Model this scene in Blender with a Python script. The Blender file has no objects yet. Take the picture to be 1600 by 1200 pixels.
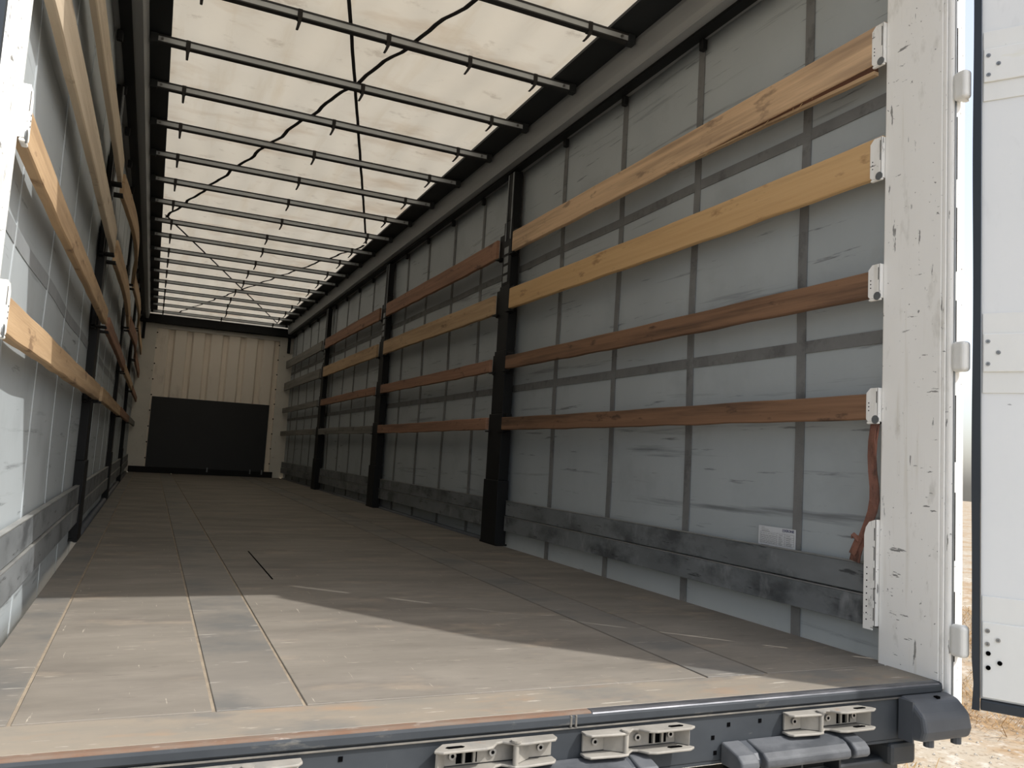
import bpy, math, random
from mathutils import Vector, Matrix

random.seed(7)
scene = bpy.context.scene
COL = scene.collection

# ------------------------------------------------------------------ camera
YAW, PITCH, ROLL, FPX = math.radians(23.928), math.radians(5.4296), math.radians(3.3527), 1251.98
CAM = Vector((0.3118, -1.6604, 0.5687))
fw = Vector((math.sin(YAW) * math.cos(PITCH), math.cos(YAW) * math.cos(PITCH), math.sin(PITCH)))
rt = Vector((math.cos(YAW), -math.sin(YAW), 0))
up = rt.cross(fw)
r2 = math.cos(ROLL) * rt + math.sin(ROLL) * up
u2 = -math.sin(ROLL) * rt + math.cos(ROLL) * up
cd = bpy.data.cameras.new('camera')
cd.sensor_width = 36.0
cd.lens = FPX * 36.0 / 1600.0
cd.clip_start = 0.05
cd.clip_end = 500
cam = bpy.data.objects.new('camera', cd)
COL.objects.link(cam)
cam.matrix_world = Matrix(((r2.x, u2.x, -fw.x, CAM.x), (r2.y, u2.y, -fw.y, CAM.y), (r2.z, u2.z, -fw.z, CAM.z), (0, 0, 0, 1)))
scene.camera = cam

# ------------------------------------------------------------------ sky, sun, exposure
SUN_TRAVEL = Vector((-0.64, 0.60, -1.0)).normalized()
to_sun = -SUN_TRAVEL
world = bpy.data.worlds.new('world')
scene.world = world
world.use_nodes = True
wn = world.node_tree
wn.nodes.clear()
sky = wn.nodes.new('ShaderNodeTexSky')
sky.sky_type = 'NISHITA'
sky.sun_disc = False
sky.sun_elevation = math.asin(to_sun.z)
sky.sun_rotation = math.atan2(to_sun.x, to_sun.y)
sky.dust_density = 3.0
sky.air_density = 1.0
sky.ozone_density = 0.6
bg = wn.nodes.new('ShaderNodeBackground')
bg.inputs[1].default_value = 0.30
wo = wn.nodes.new('ShaderNodeOutputWorld')
hs_ = wn.nodes.new('ShaderNodeHueSaturation')
hs_.inputs['Saturation'].default_value = 0.55
wn.links.new(sky.outputs[0], hs_.inputs['Color'])
wn.links.new(hs_.outputs[0], bg.inputs[0])
wn.links.new(bg.outputs[0], wo.inputs[0])

sd = bpy.data.lights.new('sun', 'SUN')
sd.energy = 4.7
sd.angle = math.radians(0.6)
sd.color = (1.0, 0.97, 0.93)
sun = bpy.data.objects.new('sun', sd)
COL.objects.link(sun)
sun.rotation_euler = SUN_TRAVEL.to_track_quat('-Z', 'Y').to_euler()
sun.location = (6, -6, 9)

vs = scene.view_settings
vs.view_transform = 'Standard'
vs.look = 'None'
vs.gamma = 1.0
vs.use_curve_mapping = False
vs.exposure = 0.0

# ------------------------------------------------------------------ materials
def lin(c):
    return tuple(((v / 255) / 12.92 if v / 255 <= 0.04045 else ((v / 255 + 0.055) / 1.055) ** 2.4) for v in c) + (1.0,)


def mat(name, c1, c2=None, scale=(3, 3, 3), rough=0.6, metal=0.0, stains=(), bump=0.0, bump_scale=None,
        rand=False, detail=6.0, spec=0.4, trans=None, contrast=(0.3, 0.7)):
    """c1..c2 mixed by a stretched noise; stains = list of (colour, scale3, low, high, strength)."""
    m = bpy.data.materials.new(name)
    m.use_nodes = True
    t = m.node_tree
    N = t.nodes
    K = t.links.new
    bs = N['Principled BSDF']
    bs.inputs['Roughness'].default_value = rough
    bs.inputs['Metallic'].default_value = metal
    bs.inputs['Specular IOR Level'].default_value = spec
    geo = N.new('ShaderNodeNewGeometry')
    vec = geo.outputs['Position']
    if rand:
        oi = N.new('ShaderNodeObjectInfo')
        mu = N.new('ShaderNodeVectorMath')
        mu.operation = 'SCALE'
        mu.inputs[0].default_value = (13.1, 7.7, 5.3)
        K(oi.outputs['Random'], mu.inputs['Scale'])
        ad = N.new('ShaderNodeVectorMath')
        K(vec, ad.inputs[0])
        K(mu.outputs[0], ad.inputs[1])
        vec = ad.outputs[0]

    def noise(sc, det=detail):
        mp = N.new('ShaderNodeMapping')
        mp.inputs['Scale'].default_value = sc
        K(vec, mp.inputs[0])
        nz = N.new('ShaderNodeTexNoise')
        nz.inputs['Scale'].default_value = 1.0
        nz.inputs['Detail'].default_value = det
        nz.inputs['Roughness'].default_value = 0.62
        K(mp.outputs[0], nz.inputs['Vector'])
        return nz.outputs['Fac']
    base = noise(scale)
    rp = N.new('ShaderNodeMapRange')
    rp.inputs[1].default_value, rp.inputs[2].default_value = contrast
    K(base, rp.inputs[0])
    mx = N.new('ShaderNodeMix')
    mx.data_type = 'RGBA'
    mx.inputs[6].default_value = lin(c1)
    mx.inputs[7].default_value = lin(c2 or c1)
    K(rp.outputs[0], mx.inputs[0])
    col = mx.outputs[2]
    for (sc_col, ssc, lo, hi, st) in stains:
        nz = noise(ssc, 5.0)
        r = N.new('ShaderNodeMapRange')
        r.inputs[1].default_value, r.inputs[2].default_value = lo, hi
        r.inputs[3].default_value, r.inputs[4].default_value = 0.0, st
        K(nz, r.inputs[0])
        m2 = N.new('ShaderNodeMix')
        m2.data_type = 'RGBA'
        K(r.outputs[0], m2.inputs[0])
        K(col, m2.inputs[6])
        m2.inputs[7].default_value = lin(sc_col)
        col = m2.outputs[2]
    K(col, bs.inputs['Base Color'])
    if bump:
        bn = N.new('ShaderNodeBump')
        bn.inputs['Strength'].default_value = bump
        bn.inputs['Distance'].default_value = 0.01
        K(noise(bump_scale) if bump_scale else base, bn.inputs['Height'])
        K(bn.outputs[0], bs.inputs['Normal'])
    if trans:
        tb = N.new('ShaderNodeBsdfTranslucent')
        K(col, tb.inputs['Color'])
        ms = N.new('ShaderNodeMixShader')
        ms.inputs[0].default_value = trans
        K(bs.outputs[0], ms.inputs[1])
        K(tb.outputs[0], ms.inputs[2])
        K(ms.outputs[0], N['Material Output'].inputs['Surface'])
    return m


M = {}
M['curtain'] = mat('curtain_grey', (172, 179, 182), (160, 167, 170), (1.2, 1.2, 0.8), 0.55, spec=0.35, stains=[
    ((88, 91, 94), (1, 0.8, 20), 0.60, 0.74, 0.7), ((74, 76, 78), (3, 2.6, 34), 0.64, 0.71, 0.65),
    ((124, 128, 130), (2, 2, 2.5), 0.55, 0.8, 0.4)], bump=0.08, bump_scale=(2, 3, 1.0))
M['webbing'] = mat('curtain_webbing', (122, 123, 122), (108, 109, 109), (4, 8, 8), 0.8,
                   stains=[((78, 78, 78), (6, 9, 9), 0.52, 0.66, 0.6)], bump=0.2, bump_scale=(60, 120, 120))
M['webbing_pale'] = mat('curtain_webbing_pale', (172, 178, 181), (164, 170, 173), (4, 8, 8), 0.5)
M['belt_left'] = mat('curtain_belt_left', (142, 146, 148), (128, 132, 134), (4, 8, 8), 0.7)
M['ply'] = mat('floor_plywood', (127, 121, 112), (103, 98, 90), (1.2, 4.5, 1), 0.72, stains=[
    ((92, 87, 81), (1.2, 2.4, 1), 0.48, 0.68, 0.75), ((156, 142, 124), (2.4, 5, 1), 0.56, 0.72, 0.5),
    ((186, 178, 164), (5, 80, 1), 0.655, 0.685, 0.55), ((186, 178, 164), (90, 6, 1), 0.67, 0.70, 0.5), ((80, 75, 70), (9, 60, 1), 0.62, 0.68, 0.5)],
    bump=0.08, bump_scale=(8, 40, 1), spec=0.35)
M['strip'] = mat('floor_steel_strip', (120, 115, 107), (104, 100, 94), (2, 5, 1), 0.7, stains=[
    ((86, 87, 86), (2.2, 3.0, 1), 0.47, 0.62, 0.7), ((160, 155, 147), (5, 34, 1), 0.63, 0.67, 0.6)],
    bump=0.06, bump_scale=(20, 30, 1))
M['sealant'] = mat('joint_sealant', (146, 134, 116), (118, 108, 95), (14, 14, 4), 0.9, bump=0.3, bump_scale=(80, 80, 80))
M['rearplate'] = mat('rear_floor_plate', (134, 124, 110), (116, 112, 104), (2.5, 8, 1), 0.66, stains=[
    ((150, 118, 88), (3.0, 9, 1), 0.54, 0.70, 0.5), ((98, 98, 96), (2.4, 4, 1), 0.50, 0.62, 0.7),
    ((186, 180, 168), (6, 60, 1), 0.64, 0.67, 0.6)], bump=0.08, bump_scale=(12, 30, 1))
M['rust'] = mat('rusty_edge', (104, 76, 58), (108, 98, 88), (9, 30, 20), 0.85, stains=[((160, 154, 146), (14, 60, 30), 0.6, 0.7, 0.7)])
M['wornsteel'] = mat('worn_edge_steel', (120, 120, 124), (60, 64, 68), (7, 40, 30), 0.35, 0.6)
M['black'] = mat('black_painted_steel', (21, 22, 23), (15, 16, 17), (4, 4, 2), 0.6, spec=0.25)
M['sill'] = mat('dark_sill_paint', (62, 66, 70), (50, 54, 58), (4, 4, 5), 0.6, spec=0.2, stains=[
    ((118, 115, 107), (9, 9, 26), 0.62, 0.74, 0.55), ((92, 92, 90), (40, 40, 5), 0.66, 0.74, 0.5)], bump=0.05)
M['dirtline'] = mat('dirt_ledge', (116, 111, 102), (74, 74, 72), (14, 14, 60), 0.9)
M['rail'] = mat('roof_rail_alloy', (150, 152, 152), (134, 136, 136), (3, 0.4, 6), 0.5, 0.1)
M['raildark'] = mat('roof_rail_dark', (36, 40, 42), (28, 31, 33), (3, 1, 3), 0.6)
M['bow'] = mat('bow_alloy', (190, 195, 197), (168, 172, 174), (3, 3, 3), 0.45, 0.1)
M['bowdark'] = mat('bow_edge_dark', (36, 38, 40), (46, 44, 42), (9, 9, 9), 0.6)
M['rubber'] = mat('black_rubber', (64, 67, 72), (76, 80, 85), (5, 5, 5), 0.5)
M['seal'] = mat('door_seal_rubber', (38, 44, 50), (46, 53, 60), (6, 6, 2), 0.5)
M['buffer'] = mat('buffer_rubber', (92, 94, 97), (72, 75, 79), (8, 14, 14), 0.6, stains=[((52, 55, 59), (5, 8, 8), 0.5, 0.64, 0.8)], bump=0.1)
M['belt'] = mat('belt_black', (30, 28, 27), (40, 38, 36), (9, 9, 9), 0.8)
M['tarp'] = mat('roof_tarp', (226, 217, 198), (217, 207, 187), (1.2, 0.9, 1), 0.6, trans=0.27, stains=[
    ((184, 158, 126), (0.9, 1.9, 1), 0.55, 0.70, 0.55), ((150, 130, 106), (6, 7, 1), 0.60, 0.72, 0.4),
    ((206, 190, 162), (7, 0.7, 1), 0.54, 0.72, 0.5)])
M['cream'] = mat('cream_post_paint', (241, 240, 236), (235, 234, 229), (5, 5, 2), 0.5, stains=[
    ((176, 173, 163), (14, 14, 5), 0.58, 0.72, 0.5), ((92, 92, 90), (30, 46, 7), 0.655, 0.675, 0.8),
    ((86, 86, 84), (40, 9, 46), 0.665, 0.685, 0.8), ((190, 181, 160), (6, 26, 1.4), 0.58, 0.74, 0.4), ((110, 110, 108), (60, 60, 60), 0.68, 0.70, 0.9)])
M['frontwhite'] = mat('front_wall_cream', (246, 237, 224), (240, 230, 216), (1.2, 1, 0.6), 0.6, stains=[((150, 134, 112), (4, 4, 1.0), 0.62, 0.78, 0.5)])
M['frontpost'] = mat('front_post_white', (226, 222, 212), (214, 210, 200), (2, 1, 3), 0.6, stains=[((120, 112, 100), (14, 4, 18), 0.66, 0.74, 0.7)])
M['panel'] = mat('black_front_panel', (30, 31, 32), (24, 25, 26), (2, 2, 2), 0.45, stains=[((46, 46, 46), (3, 1, 22), 0.66, 0.74, 0.4)])
M['door'] = mat('door_white', (228, 230, 230), (221, 224, 224), (2, 2, 1.5), 0.45, stains=[((164, 166, 168), (5, 5, 1.6), 0.58, 0.76, 0.55), ((110, 112, 114), (26, 26, 60), 0.72, 0.76, 0.7)])
M['plate'] = mat('door_plate', (230, 231, 228), (223, 224, 220), (4, 4, 2), 0.4, stains=[((120, 120, 120), (40, 40, 40), 0.70, 0.74, 0.8), ((216, 212, 176), (2, 2, 8), 0.64, 0.74, 0.4)])
M['hinge'] = mat('hinge_white', (224, 224, 220), (210, 210, 205), (9, 9, 9), 0.35)
M['latch'] = mat('latch_grey', (150, 146, 138), (126, 123, 116), (14, 14, 14), 0.6, 0.1, stains=[((150, 112, 82), (16, 16, 16), 0.66, 0.76, 0.7), ((112, 112, 110), (10, 10, 10), 0.58, 0.7, 0.5)], bump=0.08)
M['bolt'] = mat('bolt_steel', (176, 176, 174), (120, 120, 120), (60, 60, 60), 0.35, 0.7)
M['hole'] = mat('dark_hole', (10, 10, 11), rough=1.0, spec=0.0)
M['kick'] = mat('kick_aluminium', (126, 130, 132), (102, 106, 108), (3, 2.2, 5), 0.55, 0.05, stains=[
    ((66, 69, 71), (3, 3.2, 6), 0.50, 0.66, 0.85), ((44, 46, 48), (3, 6, 40), 0.62, 0.68, 0.8), ((164, 167, 168), (4, 5, 3), 0.60, 0.72, 0.5)], rand=True)
M['kicktop'] = mat('kick_top_edge', (168, 168, 164), (128, 130, 130), (3, 6, 3), 0.4, 0.4)
M['strap'] = mat('red_brown_webbing', (140, 96, 80), (106, 78, 68), (20, 20, 9), 0.9, stains=[((62, 46, 42), (30, 30, 12), 0.52, 0.66, 0.8)], bump=0.4, bump_scale=(60, 60, 240))
M['paper'] = mat('sticker_paper', (206, 209, 212), (198, 201, 204), (9, 9, 9), 0.6)
M['ink'] = mat('sticker_ink', (104, 107, 110), (120, 123, 126), (30, 30, 30), 0.8)
M['navy'] = mat('sticker_navy_ink', (38, 44, 92))
M['chassis'] = mat('chassis_dark', (52, 56, 60), (40, 43, 46), (6, 6, 6), 0.5)
M['lamp'] = mat('lamp_bracket_grey', (128, 132, 134), (98, 102, 104), (8, 8, 8), 0.4, 0.4)
M['splinter'] = mat('splinter_wood', (198, 168, 124), (176, 144, 100), (20, 20, 20), 0.9)
M['splitdark'] = mat('split_dark_wood', (98, 62, 42), (74, 46, 32), (9, 2, 20), 0.9)
M['ground'] = mat('dry_ground', (160, 152, 138), (148, 134, 112), (0.8, 0.8, 1), 0.95, stains=[
    ((140, 114, 80), (1.6, 1.6, 1), 0.46, 0.60, 0.85), ((180, 174, 163), (7, 7, 1), 0.56, 0.66, 0.7), ((104, 84, 60), (24, 24, 1), 0.54, 0.68, 0.7)],
    bump=0.8, bump_scale=(9, 9, 9))
M['apron'] = mat('pale_gravel', (178, 173, 163), (166, 160, 149), (5, 5, 1), 0.95, stains=[((160, 150, 134), (30, 30, 1), 0.6, 0.72, 0.6)], bump=0.6, bump_scale=(60, 60, 60))
M['grass'] = mat('dry_grass', (166, 138, 94), (140, 106, 66), (3, 3, 3), 0.9)
M['stone'] = mat('gravel_stone', (186, 181, 172), (164, 157, 146), (9, 9, 9), 0.9)


def wood(name, c1, c2, dark, dk=0.55, lo=0.5, hi=0.74):
    return mat(name, c1, c2, (14, 0.9, 42), 0.75, rand=True, spec=0.25, stains=[
        (dark, (5, 0.9, 18), lo - 0.05, hi - 0.06, dk), (dark, (8, 5, 16), 0.60, 0.68, 0.75)], bump=0.15, bump_scale=(20, 1.2, 120))


W = {
    'pale': wood('wood_weathered_pale', (220, 188, 152), (200, 168, 134), (140, 118, 98), 0.75),
    'yellow': wood('wood_fresh_yellow', (208, 174, 128), (196, 160, 114), (150, 118, 82), 0.4, 0.6, 0.8),
    'brown': wood('wood_dark_brown', (140, 108, 84), (118, 90, 70), (62, 51, 44), 0.85),
    'red': wood('wood_reddish', (164, 126, 102), (140, 106, 86), (88, 68, 58), 0.5),
    'tan': wood('wood_tan', (192, 164, 130), (176, 148, 114), (120, 96, 74), 0.5),
    'light': wood('wood_light', (204, 188, 164), (190, 174, 150), (140, 122, 102), 0.35),
    'grey': wood('wood_grey', (132, 130, 124), (114, 112, 107), (80, 78, 74), 0.5),
}

# ------------------------------------------------------------------ mesh helpers
class MB:
    def __init__(s):
        s.v = []
        s.f = []

    def add(s, verts, faces):
        o = len(s.v)
        s.v += [tuple(p) for p in verts]
        s.f += [tuple(i + o for i in f) for f in faces]
        return s

    def box(s, x0, x1, y0, y1, z0, z1):
        x0, x1 = min(x0, x1), max(x0, x1)
        y0, y1 = min(y0, y1), max(y0, y1)
        z0, z1 = min(z0, z1), max(z0, z1)
        return s.add([(x0, y0, z0), (x1, y0, z0), (x1, y1, z0), (x0, y1, z0), (x0, y0, z1), (x1, y0, z1), (x1, y1, z1), (x0, y1, z1)],
                     [(0, 3, 2, 1), (4, 5, 6, 7), (0, 1, 5, 4), (1, 2, 6, 5), (2, 3, 7, 6), (3, 0, 4, 7)])

    def prism(s, prof, a0, a1, axis):
        """prof: list of 2D points, extruded along axis ('X': prof=(y,z), 'Y': (x,z), 'Z': (x,y))."""
        n = len(prof)

        def P(p, a):
            return {'X': (a, p[0], p[1]), 'Y': (p[0], a, p[1]), 'Z': (p[0], p[1], a)}[axis]
        vs_ = [P(p, a0) for p in prof] + [P(p, a1) for p in prof]
        fs = [tuple(range(n)), tuple(reversed(range(n, 2 * n)))]
        fs += [((i + 1) % n, i, n + i, n + (i + 1) % n) for i in range(n)]
        return s.add(vs_, fs)

    def cyl(s, p0, p1, r, n=12, r1=None):
        p0, p1 = Vector(p0), Vector(p1)
        d = (p1 - p0).normalized()
        a = d.orthogonal().normalized()
        b = d.cross(a)
        r1 = r if r1 is None else r1
        vs_ = []
        for p, rr in ((p0, r), (p1, r1)):
            for k in range(n):
                t = 2 * math.pi * k / n
                vs_.append(p + a * math.cos(t) * rr + b * math.sin(t) * rr)
        fs = [tuple(reversed(range(n))), tuple(range(n, 2 * n))]
        fs += [(k, (k + 1) % n, n + (k + 1) % n, n + k) for k in range(n)]
        return s.add(vs_, fs)

    def ribbon(s, pts, wvec, thick):
        """flat band along pts; wvec(i) gives half-width vector; thickness along the band normal."""
        n = len(pts)
        vs_ = []
        for i, p in enumerate(pts):
            p = Vector(p)
            t = (Vector(pts[min(i + 1, n - 1)]) - Vector(pts[max(i - 1, 0)])).normalized()
            w = Vector(wvec(i))
            nn = t.cross(w).normalized() * thick * 0.5
            vs_ += [p - w - nn, p + w - nn, p + w + nn, p - w + nn]
        fs = [(0, 1, 2, 3), (4 * n - 1, 4 * n - 2, 4 * n - 3, 4 * n - 4)]
        for i in range(n - 1):
            a, b = 4 * i, 4 * i + 4
            for k in range(4):
                fs.append((a + (k + 1) % 4, a + k, b + k, b + (k + 1) % 4))
        return s.add(vs_, fs)

    def build(s, name, m, parent=None, smooth=False, bevel=0.0, seg=2):
        off = Vector(parent_world(parent)) if parent else Vector((0, 0, 0))
        me = bpy.data.meshes.new(name)
        me.from_pydata([tuple(Vector(p) - off) for p in s.v], [], s.f)
        me.validate()
        import bmesh
        bm = bmesh.new()
        bm.from_mesh(me)
        bmesh.ops.recalc_face_normals(bm, faces=bm.faces)
        bm.to_mesh(me)
        bm.free()
        me.materials.append(m)
        if smooth:
            for p in me.polygons:
                p.use_smooth = True
        o = bpy.data.objects.new(name, me)
        COL.objects.link(o)
        if parent:
            o.parent = parent
        if bevel:
            b = o.modifiers.new('bevel', 'BEVEL')
            b.width = bevel
            b.segments = seg
            b.limit_method = 'ANGLE'
        return o


PW = {}


def parent_world(o):
    v = Vector((0, 0, 0))
    while o is not None:
        v += Vector(PW.get(o.name, (0, 0, 0)))
        o = o.parent
    return v


def empty(name, loc):
    o = bpy.data.objects.new(name, None)
    COL.objects.link(o)
    o.location = loc
    o.empty_display_size = 0.1
    PW[o.name] = tuple(loc)
    return o


def tag(o, label=None, cat=None, group=None, kind=None):
    if label:
        o['label'] = label
    if cat:
        o['category'] = cat
    if group:
        o['group'] = group
    if kind:
        o['kind'] = kind
    return o


L = 13.42          # front wall
ZR = 2.616         # underside of the roof rails

# ================================================================== STRUCTURE
# ---- ground
g = MB()
n = 60
ext = 90.0
for i in range(n + 1):
    for j in range(n + 1):
        a = (i / n * 2 - 1)
        b = (j / n * 2 - 1)
        x, y = a * abs(a) * ext, b * abs(b) * ext
        z = -1.22 + 0.03 * math.sin(x * 1.3 + y * 0.4) * math.sin(y * 0.9)
        g.v.append((x + 3, y + 2, z))
for i in range(n):
    for j in range(n):
        a = i * (n + 1) + j
        g.f.append((a, a + 1, a + n + 2, a + n + 1))
tag(g.build('ground', M['ground'], smooth=True), 'dry grassy gravel ground around the trailer', 'ground', kind='structure')
ap = MB()
pts = []
for k in range(40):
    t = 2 * math.pi * k / 40
    rr = 1 + 0.08 * math.sin(5 * t) + 0.05 * math.sin(11 * t + 1)
    pts.append((1.3 + 2.55 * rr * math.cos(t), 1.0 + 5.2 * rr * math.sin(t)))
ap.prism(pts, -1.22, -1.165, 'Z')
tag(ap.build('gravel_apron', M['apron']), 'pale gravel patch under the trailer tail', 'gravel', kind='structure')

# ---- floor: base with sealant joints and single panels
fl = empty('floor', (1.25, 6.7, -0.03))
tag(fl, 'worn plywood load floor of the trailer', 'floor', kind='structure')
MB().box(0.0, 2.5, 0.02, L, -0.055, -0.0035).build('sealant_bed', M['sealant'], fl)
cols = [(0.0, 0.106, 'strip'), (0.114, 0.484, 'ply'), (0.492, 0.676, 'strip'), (0.684, 1.780, 'ply'), (1.788, 1.992, 'strip'), (2.000, 2.5, 'ply')]
cuts = [0.202, 4.9, 9.6, L]
for (x0, x1, mm) in cols:
    for k in range(3):
        y0, y1 = cuts[k] + (0.0 if k == 0 else 0.002), cuts[k + 1] - 0.002
        dz = random.uniform(-0.0006, 0.0006)
        MB().box(x0, x1, y0, y1, -0.03, dz).build('floor_panel', M[mm], fl, bevel=0.0015, seg=1)
MB().box(0.0, 2.5, 0.030, 0.194, -0.03, 0.0).build('rear_floor_plate', M['rearplate'], fl, bevel=0.0015, seg=1)
MB().box(0.84, 0.846, 1.95, 2.9, -0.01, 0.0012).build('floor_crack', M['hole'], fl)

# ---- rear sill beam
sl = empty('rear_sill', (1.25, 0.0, -0.08))
tag(sl, 'dark painted rear sill beam below the load floor', 'sill')
prof = [(0.028, 0.0), (0.010, 0.0), (0.003, -0.003), (0.0, -0.010), (0.0, -0.024), (0.006, -0.030), (0.028, -0.030)]
MB().prism(prof, 0.0, 2.47, 'X').build('edge_profile', M['sill'], sl)
MB().prism([(0.0265, 0.0005), (0.010, 0.0006), (0.003, -0.0022), (0.0022, -0.006), (0.0265, -0.006)], 0.0, 1.30, 'X').build('rusty_edge', M['rust'], sl)
MB().prism([(0.0265, 0.0005), (0.010, 0.0006), (0.003, -0.0022), (0.0012, -0.0052), (0.0265, -0.0052)], 1.303, 2.46, 'X').build('worn_edge', M['wornsteel'], sl)
MB().box(0.0, 2.47, 0.004, 0.05, -0.145, -0.031).build('face_plate', M['sill'], sl, bevel=0.003)
MB().prism([(0.004, -0.031), (-0.003, -0.0325), (0.004, -0.036)], 0.0, 2.44, 'X').build('dirt_ledge', M['dirtline'], sl)
MB().box(0.02, 2.45, 0.004, 0.16, -0.152, -0.145).build('bottom_flange', M['sill'], sl)
for hx, hz in [(0.72, -0.052), (0.63, -0.060), (1.70, -0.060), (1.652, -0.088), (1.80, -0.058), (1.49, -0.096), (2.13, -0.088), (1.66, -0.125)]:
    MB().box(hx - 0.0045, hx + 0.0045, 0.0025, 0.01, hz - 0.005, hz + 0.005).build('bolt_hole', M['hole'], sl)
MB().box(1.256, 1.262, -0.001, 0.01, -0.032, -0.004).build('weld_bead', M['dirtline'], sl, bevel=0.002)
MB().box(1.243, 1.249, -0.001, 0.01, -0.032, -0.004).build('weld_bead', M['dirtline'], sl, bevel=0.002)

# ---- side curtains with welded webbing
def curtain(side):
    right = side == 'right'
    X0 = 2.555 if right else -0.050
    sg = -1 if right else 1

    def bulge(y, z):
        b = 0.010 * math.sin(y * 0.93 + (1.0 if right else 2.2)) * math.sin(math.pi * min(max(z, 0), 2.6) / 2.6)
        b += 0.004 * math.sin(y * 4.6 + z * 0.8) + 0.003 * math.sin(z * 5.1 + y)
        return X0 + sg * b
    ny, nz = 150, 24
    y0, y1, z0, z1 = 0.235, L - 0.0125, -0.12, 2.63
    mb = MB()
    for i in range(ny + 1):
        for j in range(nz + 1):
            y = y0 + (y1 - y0) * i / ny
            z = z0 + (z1 - z0) * j / nz
            mb.v.append((bulge(y, z), y, z))
    for i in range(ny):
        for j in range(nz):
            a = i * (nz + 1) + j
            mb.f.append((a, a + 1, a + nz + 2, a + nz + 1))
    root = empty('wall_' + side, (X0, 6.7, 0.0))
    tag(root, 'grey tarpaulin side curtain, %s wall of the trailer' % side, 'curtain', kind='structure')
    c = mb.build('curtain_sheet', M['curtain'], root, smooth=True)
    so = c.modifiers.new('solid', 'SOLIDIFY')
    so.thickness = 0.003
    so.offset = 1.0 if right else -1.0
    eps = sg * 0.006
    ysn = [0.667 + 0.6875 * k for k in range(19) if 0.667 + 0.6875 * k < L]
    for yy in ysn:
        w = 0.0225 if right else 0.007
        vsr = []
        mbs = MB()
        npt = 26
        for j in range(npt):
            z = -0.10 + 2.70 * j / (npt - 1)
            for q in (-w, w):  # front edge
                vsr.append((bulge(yy + q, z) + eps, yy + q, z))
            for q in (w, -w):
                vsr.append((bulge(yy + q, z) + eps * 0.3, yy + q, z))
        mbs.v = vsr
        for j in range(npt - 1):
            a = 4 * j
            for k in range(4):
                mbs.f.append((a + k, a + (k + 1) % 4, a + 4 + (k + 1) % 4, a + 4 + k))
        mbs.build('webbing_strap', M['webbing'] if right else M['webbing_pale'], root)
    for zz in (1.902, 1.060):
        mbs = MB()
        npt = 120
        vsr = []
        for i in range(npt):
            y = 0.24 + (L - 0.27) * i / (npt - 1)
            for q in (-0.023, 0.023):
                vsr.append((bulge(y, zz + q) + eps * 0.8, y, zz + q))
            for q in (0.023, -0.023):
                vsr.append((bulge(y, zz + q) + eps * 0.3, y, zz + q))
        mbs.v = vsr
        for j in range(npt - 1):
            a = 4 * j
            for k in range(4):
                mbs.f.append((a + k, a + (k + 1) % 4, a + 4 + (k + 1) % 4, a + 4 + k))
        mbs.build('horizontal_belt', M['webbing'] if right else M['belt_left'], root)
    xt = X0 + sg * 0.022
    tb = MB()
    tb.cyl((xt, 3.56, -0.012), (xt, L - 0.15, -0.012), 0.030, 10)
    tb.build('curtain_tube', M['rubber'], root, smooth=True)
    for yy in ysn:
        MB().box(X0 + sg * 0.02, X0 + sg * 0.05, yy - 0.05, yy - 0.02, 2.545, 2.60).build('curtain_roller', M['black'], root, bevel=0.006)


curtain('right')
curtain('left')

# ---- front wall
fwl = empty('wall_front', (1.25, L, 0.0))
tag(fwl, 'corrugated cream front wall with a black lower panel', 'wall', kind='structure')
prof = []
x = 0.24
per = 0.2975
prof.append((0.230, L))
for k in range(7):
    b = 0.24 + k * per
    prof += [(b + 0.180, L), (b + 0.205, L + 0.06), (b + 0.270, L + 0.06), (b + per, L)]
front = [(p[0], p[1]) for p in prof if p[0] <= 2.30]
front.append((2.31, L))
back = [(2.31, L + 0.099), (0.230, L + 0.099)]
MB().prism(front + back, 0.0, 2.49, 'Z').build('corrugated_sheet', M['frontwhite'], fwl)
MB().box(-0.12, 0.235, L - 0.012, L + 0.08, 0.0, 2.60).build('side_strip', M['frontpost'], fwl, bevel=0.004)
MB().box(2.305, 2.63, L - 0.012, L + 0.08, 0.0, 2.60).build('side_strip', M['frontpost'], fwl, bevel=0.004)
MB().box(0.235, 2.305, L - 0.02, L + 0.08, 2.49, 2.565).build('top_strip', M['frontpost'], fwl, bevel=0.006)
MB().box(0.262, 2.212, L - 0.022, L - 0.003, 0.10, 1.305).build('lower_panel', M['panel'], fwl, bevel=0.003)
MB().box(0.0, 2.36, L - 0.05, L - 0.023, 0.001, 0.105).build('bottom_rail', M['black'], fwl, bevel=0.004)
for k in range(9):
    z = 0.25 + k * 0.27
    for xx in (0.245, 2.296):
        MB().cyl((xx, L - 0.020, z), (xx, L - 0.012, z), 0.012, 8).build('rivet', M['hole'], fwl)
for xx in (-0.0, 2.44):
    MB().box(xx, xx + 0.05, L - 0.05, L - 0.013, 2.28, 2.62).build('corner_bracket', M['black'], fwl, bevel=0.004)
for xx in (1.25, 1.97, 2.17):
    MB().box(xx - 0.012, xx + 0.012, L - 0.056, L - 0.05, 0.05, 0.13).build('lashing_tab', M['lamp'], fwl, bevel=0.004)
tr = MB().box(-0.06, 2.56, L - 0.16, L + 0.08, 2.566, 2.71).build('trim_1', M['black'], bevel=0.006)
tag(tr, 'black cross beam above the front wall', 'beam', kind='structure')

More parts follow.
